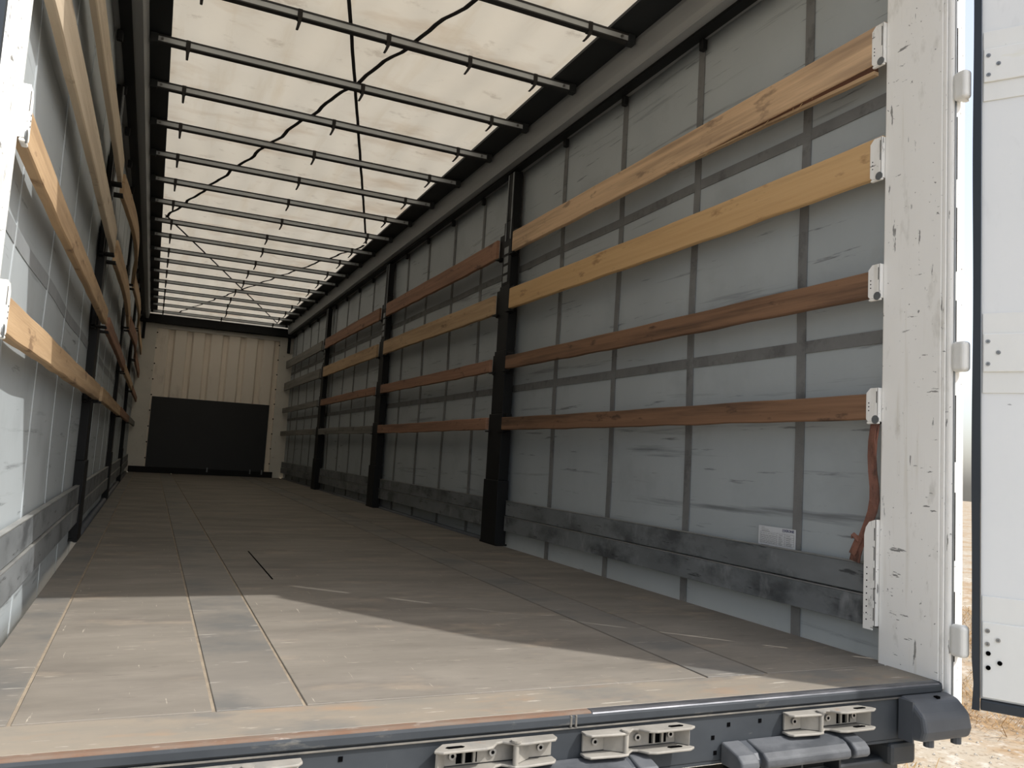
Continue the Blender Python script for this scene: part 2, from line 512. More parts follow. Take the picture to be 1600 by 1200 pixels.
# ---- roof rails
def rail(side):
    right = side == 'right'

    def fx(d):
        return 2.400 - d if right else 0.100 + d
    root = empty('roof_rail', (fx(0), 6.7, ZR))
    tag(root, 'grey alloy roof rail running along the top of the %s wall' % side, 'rail')
    pr = [(0.0, 2.770), (0.004, 2.745), (-0.002, 2.70), (-0.006, 2.66), (-0.012, 2.630), (-0.012, ZR), (-0.17, ZR), (-0.17, 2.770)]
    MB().prism([(fx(a), b) for a, b in pr], 0.10, L - 0.165, 'Y').build('rail_body', M['rail'], root)
    x_in = 2.235 if right else 0.212
    MB().box(x_in, fx(-0.17), 0.10, L - 0.165, 2.772, 2.79).build('top_flange', M['raildark'], root, bevel=0.002)
    tx = 2.445 if right else 0.055
    MB().box(tx + (0.015 if right else -0.015), tx + (0.07 if right else -0.07), 0.10, L - 0.165, 2.598, ZR - 0.001).build('curtain_track', M['black'], root)
    ys = [0.4 + 0.65 * k for k in range(20)]
    return root


rail('right')
rail('left')
hd = MB().box(-0.09, 2.56, 0.0, 0.098, 2.62, 2.82).build('trim_2', M['frontpost'], bevel=0.004)
tag(hd, 'white rear header beam over the door opening', 'beam', kind='structure')

# ---- tarp roof
tp = MB()
nx, ny = 26, 330
bow_ys = [0.45, 1.09, 1.72, 2.35, 2.995, 3.615, 4.260, 4.915, 5.565, 6.24, 6.935, 7.55, 8.26, 8.87, 9.56, 10.285, 11.02, 11.67, 12.39, 13.16]


def tarp_z(x, y):
    k = min(range(len(bow_ys) - 1), key=lambda i: abs((bow_ys[i] + bow_ys[i + 1]) / 2 - y))
    c = (bow_ys[k] + bow_ys[k + 1]) / 2
    h = (bow_ys[k + 1] - bow_ys[k]) / 2
    t = min(1.0, abs(y - c) / h)
    sag = -0.004 * (1 - t * t)
    rip = 0.0035 * math.sin(x * 24 + 1.4 * math.sin(y * 2.1)) + 0.003 * math.sin(x * 11 + y * 1.7) * (1 - t * t)
    drop = 0.115 * max(0.0, (y - 13.22) / 0.24) ** 1.3 if y > 13.22 else 0.0
    return 2.808 + sag + rip - drop


for i in range(nx * 4 + 1):
    for j in range(ny + 1):
        x = -0.06 + 2.62 * i / (nx * 4)
        y = 0.05 + (L + 0.02 - 0.05) * j / ny
        tp.v.append((x, y, tarp_z(x, y)))
for i in range(nx * 4):
    for j in range(ny):
        a = i * (ny + 1) + j
        tp.f.append((a, a + ny + 1, a + ny + 2, a + 1))
tag(tp.build('ceiling', M['tarp'], smooth=True), 'translucent cream tarpaulin roof', 'roof', kind='structure')

# ================================================================== ROOF BOWS
def bow_parts(root, y, hooks):
    x0, x1 = 0.118, 2.352
    MB().box(x0, x1, y - 0.014, y + 0.014, 2.728, 2.757).build('bar', M['bow'], root)
    MB().box(x0, x1, y - 0.018, y + 0.018, 2.757, 2.766).build('top_lip', M['bowdark'], root)
    MB().box(x0, x1, y - 0.018, y + 0.018, 2.721, 2.728).build('bottom_lip', M['bowdark'], root)
    for xx, s in ((x0, 1), (x1, -1)):
        MB().box(xx - 0.012, xx + 0.03, y - 0.022, y + 0.022, 2.716, 2.769).build('end_carriage', M['raildark'], root, bevel=0.004)
        MB().cyl((xx + s * 0.05, y - 0.022, 2.742), (xx + s * 0.05, y - 0.014, 2.742), 0.008, 8).build('end_bolt', M['bolt'], root)
    for hx in hooks:
        MB().box(hx - 0.012, hx + 0.012, y - 0.021, y + 0.021, 2.717, 2.768).build('hook_band', M['belt'], root, bevel=0.003)
        c = MB()
        s = -1
        k_ = 0.020 * (hx - 0.3)
        pts_ = [(hx, y - 0.012, 2.718), (hx - k_ * 0.1, y - 0.014, 2.700), (hx - k_ * 0.5, y - 0.016, 2.678), (hx - k_, y - 0.016, 2.655)]
        c.ribbon(pts_, lambda i: (0.010 - 0.0012 * i, 0.0, 0.0), 0.015)
        c.build('hanging_hook', M['belt'], root, bevel=0.003)


ORD = ['first', 'second', 'third', 'fourth', 'fifth', 'sixth', 'seventh', 'eighth', 'ninth', 'tenth', 'eleventh', 'twelfth',
       'thirteenth', 'fourteenth', 'fifteenth', 'sixteenth', 'seventeenth', 'eighteenth', 'nineteenth', 'twentieth']
for k, y in enumerate(bow_ys):
    r = empty('roof_bow', (1.235, y, 2.72))
    tag(r, 'grey roof bow with black hooks under the tarp, %s from the rear' % ORD[k], 'roof bow', 'roof bows under the tarp')
    mid = 1.25 + random.uniform(-0.04, 0.04)
    hooks = [0.30, mid, 2.12]
    if k == 3:
        hooks = [0.34, 0.80, 1.26, 1.72, 2.12]
    bow_parts(r, y, hooks)

# ---- crossing tension belts below the tarp
def belt(p0, p1, wav, label, w=0.012):
    pts_ = []
    nn = 90
    for i in range(nn + 1):
        t = i / nn
        x = p0[0] + (p1[0] - p0[0]) * t
        y = p0[1] + (p1[1] - p0[1]) * t
        d = min(abs(y - b) for b in bow_ys)
        z = 2.774 + (0.010 if wav < 0.005 else 0.0)
        off = wav * math.sin(y * 11.0) + wav * 0.5 * math.sin(y * 23 + 1)
        pts_.append((x + off, y, z))
    mb = MB()
    mb.ribbon(pts_, lambda i: (w, 0.0, 0.0), 0.004)
    tag(mb.build('tension_belt', M['belt'], smooth=False), label, 'belt', 'roof tension belts')


belt((0.52, 0.35), (2.22, 6.70), 0.001, 'straight black belt crossing the rear half of the roof to the right rail', 0.010)
belt((1.93, 0.30), (0.24, 6.92), 0.010, 'wavy black belt crossing the rear half of the roof to the left rail', 0.012)
belt((0.24, 6.86), (2.20, 13.20), 0.001, 'straight black belt crossing the front half of the roof towards the right corner', 0.010)
belt((2.22, 6.74), (0.55, 13.20), 0.012, 'wavy black belt crossing the front half of the roof towards the left corner', 0.012)

# ================================================================== PILLARS
BZ = {1: (1.992, 2.130), 2: (1.588, 1.728), 3: (1.178, 1.266), 4: (0.768, 0.852)}
PIL = [3.405, 6.640, 9.875]


def fxs(side, d):
    return 2.47 - d if side == 'right' else 0.0 + d


def fxp(side, d):
    return fxs(side, d) if side == 'right' else fxs(side, d - 0.026 if d < 0.026 else d)


def pillar(side, yc, k):
    root = empty('side_pillar', (fxp(side, -0.03), yc, 0.0))
    tag(root, 'black stepped steel pillar on the %s wall, %s from the rear' % (side, ORD[k]), 'pillar', 'side pillars')
    segs = [(2.586, 2.24, 0.060, 0.005), (2.24, 1.78, 0.075, 0.006), (1.78, 1.32, 0.090, 0.008), (1.32, 0.88, 0.105, 0.012),
            (0.88, 0.43, 0.120, 0.018), (0.43, 0.001, 0.134, 0.024)]
    for (z1, z0, hw, d) in segs:
        MB().box(fxp(side, -0.055), fxp(side, d), yc - hw * 0.9, yc + hw, z0, z1).build('column_section', M['black'], root, bevel=0.004)
    for q in (-0.052, 0.030):
        MB().box(fxp(side, 0.005), fxp(side, 0.012), yc + q, yc + q + 0.012, 2.10, 2.58).build('edge_strip', M['lamp'], root, bevel=0.002)
    for j in range(4):
        z = 1.80 + j * 0.068
        MB().box(fxp(side, 0.006), fxp(side, 0.010), yc - 0.03, yc + 0.045, z, z + 0.050).build('rung', M['lamp'], root, bevel=0.003)
    for b, (z0, z1) in BZ.items():
        for s in (-1, 1):
            ya, yb = (yc - 0.15, yc - 0.07) if s < 0 else (yc + 0.07, yc + 0.15)
            MB().box(fxp(side, -0.020), fxp(side, 0.002), ya, yb, z0 - 0.02, z1 + 0.03).build('board_pocket', M['black'], root, bevel=0.003)
            MB().box(fxp(side, -0.020), fxp(side, 0.030), ya, yb, z0 - 0.012, z0 - 0.003).build('pocket_lip', M['black'], root)
    MB().box(fxp(side, -0.055), fxp(side, 0.0245), yc - 0.145, yc + 0.145, 0.0, 0.012).build('foot_plate', M['black'], root)
    return root


for side in ('right', 'left'):
    for k, yc in enumerate(PIL):
        pillar(side, yc, k)

# ================================================================== SIDE BOARDS
BAYS = [(0.200, PIL[0] - 0.137), (PIL[0] + 0.140, PIL[1] - 0.137), (PIL[1] + 0.140, PIL[2] - 0.137), (PIL[2] + 0.140, L - 0.055)]
BAYN = ['rearmost bay', 'second bay from rear', 'third bay from rear', 'front bay']
ROWN = {1: 'top row', 2: 'second row down', 3: 'third row down', 4: 'fourth row down'}
DESC = {'pale': 'weathered pale splintered', 'yellow': 'fresh yellow pine', 'brown': 'dirty dark brown', 'red': 'reddish brown', 'tan': 'tan', 'light': 'light planed', 'grey': 'grimy grey'}
TONES = {
    ('right', 0): ['pale', 'yellow', 'brown', 'brown'], ('right', 1): ['red', 'tan', 'red', 'red'],
    ('right', 2): ['red', 'tan', 'red', 'grey'], ('right', 3): ['grey', 'grey', 'grey', 'grey'],
    ('left', 0): ['light', 'light', 'tan', 'tan'], ('left', 1): ['tan', 'tan', 'red', 'tan'],
    ('left', 2): ['tan', 'red', 'tan', 'red'], ('left', 3): ['tan', 'red', 'red', 'grey']}


def board(side, bay, row):
    tone = TONES[(side, bay)][row - 1]
    y0, y1 = BAYS[bay]
    z0, z1 = BZ[row]
    lead = 0.022 if bay == 0 else 0.0      # rear end tucked behind its bracket
    if lead:
        y0 = 0.233
    bow_in = 0.0
    if side == 'left' and bay == 1 and row in (1, 2):
        bow_in = 0.055 if row == 1 else 0.02
    if side == 'left' and bay == 2 and row in (1, 2):
        bow_in = 0.03
    rnd = random.Random(hash((side == 'left', bay, row)))
    ph = rnd.uniform(0, 6)
    nseg = 28
    dth = 0.008 if not (side == 'left' and bay == 0 and row <= 2) else 0.008
    din, dout = 0.032, dth
    ch = 0.004
    mb = MB()
    for i in range(nseg + 1):
        t = i / nseg
        y = y0 + (y1 - y0) * t
        dz = 0.003 * math.sin(t * 5 + ph) + 0.0012 * math.sin(t * 31 + ph)
        dzb = dz + 0.0015 * math.sin(t * 47 + ph * 2)
        bd = bow_in * math.sin(math.pi * t) + 0.0012 * math.sin(t * 9 + ph) - lead * (1 - t)
        ring = [(dout, z0 + dzb), (din - ch, z0 + dzb), (din, z0 + ch + dzb), (din, z1 - ch + dz), (din - ch, z1 + dz), (dout, z1 + dz)]
        for d, z in ring:
            mb.v.append((fxs(side, d + bd), y, z))
    m_ = 6
    for i in range(nseg):
        for k in range(m_):
            a, b = i * m_ + k, i * m_ + (k + 1) % m_
            mb.f.append((a, b, b + m_, a + m_))
    mb.f.append(tuple(range(m_)))
    mb.f.append(tuple(range(nseg * m_, nseg * m_ + m_)))
    lab = '%s wooden side board, %s on the %s wall, %s' % (DESC[tone], ROWN[row], side, BAYN[bay])
    if side == 'right' and bay == 0 and row == 1:
        root = empty('side_board', (2.45, y0, z0))
        tag(root, lab, 'board', 'wooden side boards')
        mb.build('plank', W[tone], root)
        sp = MB()                                    # lower edge split off near the rear end
        nn = 16
        for i in range(nn + 1):
            t = i / nn
            y = 0.27 + 1.05 * t
            gap = 0.018 * (1 - t) ** 1.1 + 0.001
            h = 0.013 * (1 - 0.75 * t)
            zt = z0 - gap + 0.0006 * math.sin(t * 40)
            for d, z in ((0.010, zt - h), (0.029, zt - h), (0.031, zt), (0.010, zt)):
                sp.v.append((fxs(side, d - 0.022 * (1 - (y - 0.233) / 3.0)), y, z))
        for i in range(nn):
            for k in range(4):
                a, b = i * 4 + k, i * 4 + (k + 1) % 4
                sp.f.append((a, b, b + 4, a + 4))
        sp.f += [(0, 1, 2, 3), tuple(range(nn * 4, nn * 4 + 4))]
        sp.build('split_sliver', W['tan'], root)
        dk = MB()
        dk.prism([(0.27, z0 - 0.018), (1.25, z0 - 0.002), (1.25, z0 + 0.003), (0.27, z0 + 0.001)], fxs(side, -0.010), fxs(side, 0.006), 'X')
        dk.build('split_face', M['splitdark'], root)
        st = MB()
        for i in range(26):
            y = rnd.uniform(0.5, 3.0)
            a = rnd.uniform(-1, 1)
            l = rnd.uniform(0.01, 0.045)
            p = Vector((fxs(side, 0.033 - 0.022 * (1 - (y - 0.233) / 3.0)), y, z0 + 0.002 - (0.006 if y < 1.3 else 0)))
            q = p + Vector((-0.004, math.sin(a) * l, -abs(math.cos(a)) * l * 0.7))
            st.cyl(p, q, 0.0011, 3, 0.0004)
        tag(st.build('splinters', M['splinter'], root), kind='stuff')
        return
    tag(mb.build('side_board', W[tone]), lab, 'board', 'wooden side boards')


for side in ('right', 'left'):
    for bay in range(4):
        for row in range(1, 5):
            board(side, bay, row)

# ---- aluminium kick boards at the foot of the walls
def kick(side, bay, idx):
    y0, y1 = BAYS[bay]
    y0 += 0.036 if bay == 0 else 0.004
    y1 -= 0.004
    z0, z1 = ((0.202, 0.300), (0.100, 0.198))[idx]
    xi = 2.497 if side == 'right' else -0.010
    sg = 1 if side == 'right' else -1
    root = empty('kick_board', (xi, y0, z0))
    if side == 'left' or bay < 3:
        mm = M['kick']
    else:
        mm = M['kick']
    tag(root, 'grimy aluminium kick board, %s of pair, %s wall, %s' % (('upper', 'lower')[idx], side, BAYN[bay]), 'board', 'aluminium kick boards')
    off = 0.006 if idx == 0 else 0.0
    MB().box(xi + sg * off, xi + sg * 0.026, y0, y1, z0, z1 - 0.004).build('plank', mm, root, bevel=0.003)
    MB().box(xi + sg * (off - 0.001), xi + sg * 0.026, y0, y1, z1 - 0.0038, z1).build('top_edge', M['kicktop'], root)


for side in ('right', 'left'):
    for bay in range(4):
        for idx in (0, 1):
            kick(side, bay, idx)

# ================================================================== REAR CORNER POSTS
def post(side):
    right = side == 'right'
    sg = 1 if right else -1
    xi = 2.47 if right else 0.004
    xo = xi + sg * 0.075
    root = empty('corner_post', (xi, 0.11, -0.1))
    tag(root, 'scratched cream rear corner post on the %s' % ('right, beside the open door' if right else 'left, lit by the sun'), 'post', 'rear corner posts')
    MB().box(xi, xo, 0.012, 0.229, -0.15, 2.615).build('body', M['cream'], root, bevel=0.005)
    MB().box(xi + sg * 0.012, xi + sg * 0.070, -0.012, 0.011, -0.12, 2.615).build('rear_flange', M['cream'], root, bevel=0.006)
    MB().box(xi + sg * 0.022, xi + sg * 0.029, -0.0135, -0.011, -0.05, 2.60).build('groove', M['lamp'], root)
    for k in range(9):
        z = 0.06 + k * 0.29
        MB().box(xi + sg * 0.030, xi + sg * 0.033, -0.0138, -0.011, z, z + 0.20).build('slot', M['hole'], root)
    MB().box(xi + sg * 0.001, xi + sg * 0.006, 0.0, 0.012, -0.02, 2.61).build('corner_bead', M['cream'], root, bevel=0.002)
    pi = xi - sg * 0.014                                        # bracket face
    for b, (z0, z1) in BZ.items():
        za, zb = z0 - 0.004, (z1 if b > 2 else z0 + 0.115) + 0.022
        c = 0.016
        prof_ = [(0.2285, za), (0.278 - 0.008, za), (0.278, za + 0.008), (0.278, zb - c), (0.278 - c, zb), (0.2285, zb)]
        br = MB().prism(prof_, pi, pi + sg * 0.004, 'X').build('board_bracket', M['cream'], root, bevel=0.0015, seg=1)
        MB().box(pi, xi + sg * 0.004, 0.2295, 0.232, za, zb).build('bracket_web', M['cream'], root)
        MB().box(pi, pi + sg * 0.013, 0.230, 0.275, za - 0.008, za).build('bracket_foot', M['cream'], root, bevel=0.003)
        MB().box(pi - sg * 0.0008, pi + sg * 0.002, 0.2340, 0.2362, za + 0.060, zb - 0.012).build('bracket_slot', M['hole'], br)
        MB().cyl((pi - sg * 0.0008, 0.240, za + 0.006), (pi + sg * 0.002, 0.240, za + 0.006), 0.014, 12).build('drain_hole', M['lamp'], br)
        for q in range(3):
            zz = za + 0.036 + q * 0.0125
            MB().cyl((pi - sg * 0.0008, 0.266, zz), (pi + sg * 0.002, 0.266, zz), 0.0022, 8).build('bracket_hole', M['hole'], br)
    # tall bracket for the kick boards
    prof_ = [(0.2285, 0.112), (0.240, 0.112), (0.240, 0.098), (0.276, 0.098), (0.276, 0.395), (0.270, 0.420), (0.257, 0.438), (0.238, 0.445), (0.2285, 0.447)]
    kb = MB().prism(prof_, pi, pi + sg * 0.004, 'X').build('kick_bracket', M['cream'], root)
    MB().box(pi, xi + sg * 0.004, 0.2295, 0.232, 0.112, 0.447).build('bracket_web', M['cream'], root)
    for q in range(9):
        zz = 0.128 + q * 0.0205
        MB().cyl((pi - sg * 0.0008, 0.263, zz), (pi + sg * 0.002, 0.263, zz), 0.0023, 8).build('bracket_hole', M['hole'], kb)
    for q in range(5):
        zz = 0.128 + q * 0.063
        MB().box(pi - sg * 0.0008, pi + sg * 0.002, 0.2340, 0.2362, zz, zz + 0.040).build('bracket_slot', M['hole'], kb)
    if right:
        for hz in (1.800, 0.955, 0.125):
            h = MB().box(2.478, 2.512, -0.058, -0.0125, hz - 0.046, hz + 0.046).build('hinge_block', M['hinge'], root, bevel=0.012, seg=4)
            MB().cyl((2.520, -0.027, hz - 0.040), (2.520, -0.027, hz + 0.040), 0.010, 14).build('hinge_pin', M['hinge'], root, smooth=False)
    else:
        MB().box(xi + sg * 0.0, xi + sg * 0.03, -0.03, -0.012, -0.05, 2.6).build('rear_seal', M['seal'], root)
    return root


post('right')
post('left')

# ================================================================== OPEN REAR DOOR
DA = math.radians(34.0)
DU = Vector((math.sin(DA), -math.cos(DA), 0))          # along the door, away from the hinge
DN = Vector((-math.cos(DA), -math.sin(DA), 0))         # inside face normal
DP = Vector((2.508, -0.062, 0))
dr = empty('rear_door', tuple(DP))
tag(dr, 'open white rear door with black rubber seal at the right edge', 'door')


def dbox(name, u0, u1, n0, n1, z0, z1, m, parent=dr, bevel=0.0, seg=2):
    mb = MB().box(u0, u1, n0, n1, z0, z1)
    mb.v = [tuple(DP + DU * a + DN * b + Vector((0, 0, c))) for a, b, c in mb.v]
    return mb.build(name, m, parent, bevel=bevel, seg=seg)


DW = 0.95
DZ0, DZ1 = -0.045, 2.655
dbox('panel', 0.022, DW, -0.030, 0.0, DZ0 + 0.02, DZ1 - 0.01, M['door'], bevel=0.002)
# hinge-side seal, bent outwards at its foot
mb = MB()
for i in range(40):
    t = i / 39
    z = DZ0 - 0.012 + (DZ1 - DZ0 + 0.02) * t
    k = 0.006 * math.exp(-((z - 0.0) / 0.055) ** 2) + 0.0012 * math.sin(z * 7)
    for a, b in ((0.0 + k, 0.010), (0.021 + k * 0.2, 0.012), (0.021, -0.028), (0.0 + k, -0.028)):
        mb.v.append(tuple(DP + DU * a + DN * b + Vector((0, 0, z))))
for i in range(39):
    for k in range(4):
        a, b = 4 * i + k, 4 * i + (k + 1) % 4
        mb.f.append((a, b, b + 4, a + 4))
mb.f += [(0, 1, 2, 3), (156, 157, 158, 159)]
mb.build('side_seal', M['seal'], dr, smooth=False)
dbox('bottom_seal', 0.023, DW, -0.028, 0.012, DZ0 - 0.010, DZ0 + 0.019, M['seal'], bevel=0.004)
dbox('top_seal', 0.023, DW, -0.028, 0.012, DZ1 - 0.009, DZ1 + 0.008, M['seal'], bevel=0.004)
for (z0, z1) in ((1.735, 1.955), (0.845, 1.082), (-0.02, 0.262)):
    p = dbox('hinge_plate', 0.026, 0.60, 0.0005, 0.004, z0, z1, M['plate'], bevel=0.001, seg=1)
    za, zb = z0 + (z1 - z0) * 0.26, z0 + (z1 - z0) * 0.74
    if z0 > 0:
        dbox('raised_band', 0.027, 0.60, 0.0042, 0.010, za, zb, M['plate'], p, bevel=0.003)
        bl = [(0.066, 0.5), (0.040, 0.36), (0.040, 0.64)]
    else:
        dbox('raised_band', 0.027, 0.60, 0.0042, 0.009, z0 + 0.001, z0 + 0.210, M['plate'], p, bevel=0.003)
        bl = [(0.066, 0.58), (0.040, 0.66), (0.040, 0.53), (0.042, 0.44), (0.070, 0.36), (0.042, 0.30)]
    for j, (u, f) in enumerate(bl):
        zz = z0 + (z1 - z0) * f
        c0 = DP + DU * u + DN * 0.009 + Vector((0, 0, zz))
        dark = z0 < 0 and j > 2
        MB().cyl(c0, c0 + DN * 0.003, 0.0062, 14).build('bolt', M['hole'] if dark else M['bolt'], p)
        if not dark:
            MB().cyl(c0 + DN * 0.003, c0 + DN * 0.005, 0.003, 10).build('bolt', M['lamp'], p)

# ================================================================== LATCH KEEPERS ON THE SILL
def keeper(xl, flip, label, z_top=-0.040, z_bot=-0.088, ln=0.295):
    """keeper bracket: back plate, two shaped flanges, pin, bolts. flip mirrors it left-right."""
    root = empty('latch_keeper', (xl, 0.0, -0.065))
    tag(root, label, 'latch', 'latch keepers on the rear sill')

    def X(a):
        return xl + (ln - a if flip else a)

    def bx(name, a0, a1, y0, y1, z0, z1, m, par=root, bevel=0.0):
        return MB().box(X(a0), X(a1), y0, y1, z0, z1).build(name, m, par, bevel=bevel)
    bx('back_plate', 0.004, ln - 0.03, -0.004, 0.003, z_bot + 0.002, z_top - 0.002, M['latch'], bevel=0.002)
    fp = [(0.0, 0.0), (0.0, -0.022), (0.010, -0.034), (0.085, -0.040), (0.108, -0.038), (0.118, -0.026), (0.132, -0.016), (0.145, -0.020), (0.162, -0.040),
          (0.180, -0.046), (ln - 0.018, -0.046), (ln, -0.036), (ln - 0.006, -0.026), (ln - 0.030, 0.0)]
    for z in (z_top, z_bot):
        f = MB().prism([(X(a), b) for a, b in fp], z, z - 0.006, 'Z').build('flange', M['latch'], root, bevel=0.002)
        zz = z + 0.0006
        MB().prism([(X(a), b) for a, b in ((ln - 0.072, -0.026), (ln - 0.066, -0.032), (ln - 0.034, -0.032), (ln - 0.028, -0.026), (ln - 0.034, -0.020), (ln - 0.066, -0.020))],
                   zz, zz - 0.004, 'Z').build('flange_slot', M['hole'], f)
    MB().cyl((X(0.104), -0.030, z_top + 0.003), (X(0.104), -0.030, z_bot - 0.004), 0.0065, 14).build('pin', M['latch'], root, smooth=False)
    MB().cyl((X(0.104), -0.030, z_top + 0.001), (X(0.104), -0.030, z_top + 0.005), 0.012, 14).build('pin_head', M['latch'], root)
    mbp = MB().prism([(X(0.060), -0.0045), (X(0.100), -0.030), (X(0.103), -0.024), (X(0.072), -0.0045)], z_top - 0.007, z_bot + 0.002, 'Z')
    mbp.build('guide_cheek', M['latch'], root)
    mbp = MB().prism([(X(ln - 0.036), -0.0045), (X(ln - 0.012), -0.030), (X(ln - 0.008), -0.026), (X(ln - 0.026), -0.0045)], z_top - 0.007, z_bot + 0.002, 'Z')
    mbp.build('guide_cheek', M['latch'], root)
    zc = (z_top + z_bot) / 2
    for a in (0.034, 0.150, ln - 0.052):
        bo = MB().cyl((X(a), -0.004, zc), (X(a), -0.010, zc), 0.0085, 12).build('bolt', M['bolt'], root)
        MB().cyl((X(a), -0.010, zc), (X(a), -0.0106, zc), 0.004, 8).build('bolt_socket', M['hole'], bo)
    bx('catch_recess', ln - 0.110, ln - 0.062, -0.0052, -0.003, z_bot + 0.006, z_top - 0.010, M['hole'])
    bx('catch_tooth', ln - 0.104, ln - 0.098, -0.012, -0.004, z_bot + 0.008, z_top - 0.010, M['latch'])
    bx('catch_tooth', ln - 0.080, ln - 0.074, -0.012, -0.004, z_bot + 0.008, z_top - 0.012, M['latch'])
    bx('small_hole', 0.185, 0.191, -0.0048, -0.003, zc + 0.004, zc + 0.014, M['hole'])


keeper(0.345, True, 'grey latch keeper at the bottom edge, far left on the sill')
keeper(0.905, True, 'rust-edged latch keeper left of the sill centre')
keeper(1.272, False, 'grey latch keeper right of the sill centre, above a rubber step')
keeper(1.870, False, 'grey latch keeper on the sill nearest the open door')

# ---- rubber steps and corner buffer
def rub_profile(sx):
    return [(0.002, -0.098), (-0.030, -0.104), (-0.062, -0.112), (-0.078, -0.124), (-0.080, -0.140), (-0.070, -0.150), (0.002, -0.152)]


def step(x0, x1, label):
    root = empty('rubber_step', ((x0 + x1) / 2, 0.0, -0.15))
    tag(root, label, 'buffer', 'rubber steps on the rear sill')
    pr = rub_profile(0)
    w = x1 - x0
    for a, b in ((x0, x0 + w * 0.135), (x0 + w * 0.185, x0 + w * 0.845), (x0 + w * 0.875, x1)):
        MB().prism(pr, a, b, 'X').build('rubber_block', M['buffer'], root, bevel=0.006, seg=3)
    MB().prism([(p[0] * 0.75, p[1] - 0.004 if p[1] > -0.13 else p[1] + 0.003) for p in pr], x0 + 0.01, x1 - 0.01, 'X').build('core', M['rubber'], root)


step(1.675, 2.100, 'grey rubber step below the latch keeper nearest the open door')
step(1.030, 1.448, 'grey rubber step cut by the bottom edge, below the centre latch keeper')

cb = empty('corner_buffer', (2.40, -0.04, -0.14))
tag(cb, 'dark rubber corner buffer at the right end of the sill', 'buffer')
MB().prism([(0.0, -0.022), (-0.045, -0.030), (-0.082, -0.062), (-0.090, -0.100), (-0.082, -0.128), (0.0, -0.140)], 2.290, 2.480, 'X').build('block', M['rubber'], cb, bevel=0.012, seg=3)
MB().box(2.395, 2.408, -0.0415, -0.030, -0.034, -0.024).build('slot', M['hole'], cb)
MB().prism([(2.288, -0.004), (2.288, -0.050), (2.294, -0.050), (2.294, -0.004)], -0.139, -0.030, 'Z').build('side_lip', M['rubber'], cb)
for xx in (2.345, 2.455):
    MB().cyl((xx, -0.055, -0.128), (xx, -0.055, -0.150), 0.014, 10).build('foot', M['rubber'], cb)

# ---- under-body pieces seen below the sill
ub = empty('underrun_beam', (1.95, 0.25, -0.30))
tag(ub, 'dark underrun beam and brackets below the sill', 'beam')
MB().box(1.30, 2.32, 0.02, 0.12, -0.300, -0.200).build('beam', M['chassis'], ub, bevel=0.008)
MB().box(2.26, 2.36, -0.005, 0.12, -0.215, -0.1525).build('end_bracket', M['chassis'], ub, bevel=0.012)
MB().box(1.78, 1.80, 0.0, 0.12, -0.30, -0.153).build('hanger', M['chassis'], ub, bevel=0.003)
MB().box(1.84, 1.86, 0.0, 0.12, -0.30, -0.153).build('hanger', M['chassis'], ub, bevel=0.003)
lp = empty('lamp_bracket', (1.98, -0.03, -0.20))
tag(lp, 'grey metal lamp bracket under the right end of the sill', 'bracket')
MB().box(1.90, 2.05, -0.045, 0.018, -0.205, -0.196).build('tray', M['lamp'], lp, bevel=0.003)
MB().box(1.90, 2.05, -0.045, -0.040, -0.215, -0.190).build('lip', M['lamp'], lp, bevel=0.002)
for xx in (1.905, 2.035):
    MB().box(xx, xx + 0.006, -0.035, 0.018, -0.196, -0.1525).build('arm', M['chassis'], lp)

# ================================================================== STICKER
XS = 2.540
stk = empty('sticker', (XS, 0.77, 0.327))
tag(stk, 'white document sticker on the right curtain above the kick boards', 'sticker')
MB().box(XS, XS + 0.0015, 0.668, 0.868, 0.283, 0.371).build('paper', M['paper'], stk)
SX = XS - 0.0004
lines = MB()


def sline(y0, y1, z, h=0.0011):
    lines.box(SX, SX + 0.0005, y0, y1, z - h / 2, z + h / 2)


sline(0.852, 0.834, 0.3645)
sline(0.852, 0.812, 0.3580)
sline(0.850, 0.806, 0.3520, 0.0016)
zl = [0.349, 0.338, 0.331, 0.324, 0.3165, 0.3105, 0.3045]
for z in zl:
    sline(0.858, 0.676, z, 0.0007)
rs = random.Random(3)
for k in range(len(zl) - 1):
    zc = (zl[k] + zl[k + 1]) / 2
    a = 0.855
    while a > 0.775:
        l = rs.uniform(0.006, 0.017)
        sline(a, max(a - l, 0.772), zc, 0.0014)
        a -= l + 0.0025
    sline(0.756, 0.756 - rs.uniform(0.012, 0.022), zc, 0.0016)
    sline(0.717, 0.717 - rs.uniform(0.018, 0.03), zc, 0.0016)
sline(0.852, 0.808, 0.2985, 0.0015)
sline(0.856, 0.826, 0.2925)
sline(0.780, 0.730, 0.2905, 0.0009)
for y in (0.858, 0.766, 0.724, 0.676):
    lines.box(SX, SX + 0.0005, y - 0.0004, y + 0.0004, 0.3045, 0.349)
lines.box(SX, SX + 0.0005, 0.700, 0.708, 0.287, 0.291)
tag(lines.build('printed_lines', M['ink'], stk), kind='stuff')
em = MB()
em.box(SX, SX + 0.0005, 0.726, 0.737, 0.3660, 0.3672).box(SX, SX + 0.0005, 0.726, 0.737, 0.3562, 0.3574)
em.box(SX, SX + 0.0005, 0.7358, 0.737, 0.3574, 0.3660).box(SX, SX + 0.0005, 0.726, 0.7272, 0.3574, 0.3660)
em.box(SX, SX + 0.0005, 0.7295, 0.7335, 0.3600, 0.3636)
em.build('emblem', M['navy'], stk)
fc = bpy.data.curves.new('logo_text', 'FONT')
fc.body = 'KRONE'
fc.size = 0.0125
fc.offset = 0.0005
fo = bpy.data.objects.new('logo_tmp', fc)
COL.objects.link(fo)
dg = bpy.context.evaluated_depsgraph_get()
tm = bpy.data.meshes.new_from_object(fo.evaluated_get(dg))
bpy.data.objects.remove(fo)
xs = [v.co.x for v in tm.vertices]
ys = [v.co.y for v in tm.vertices]
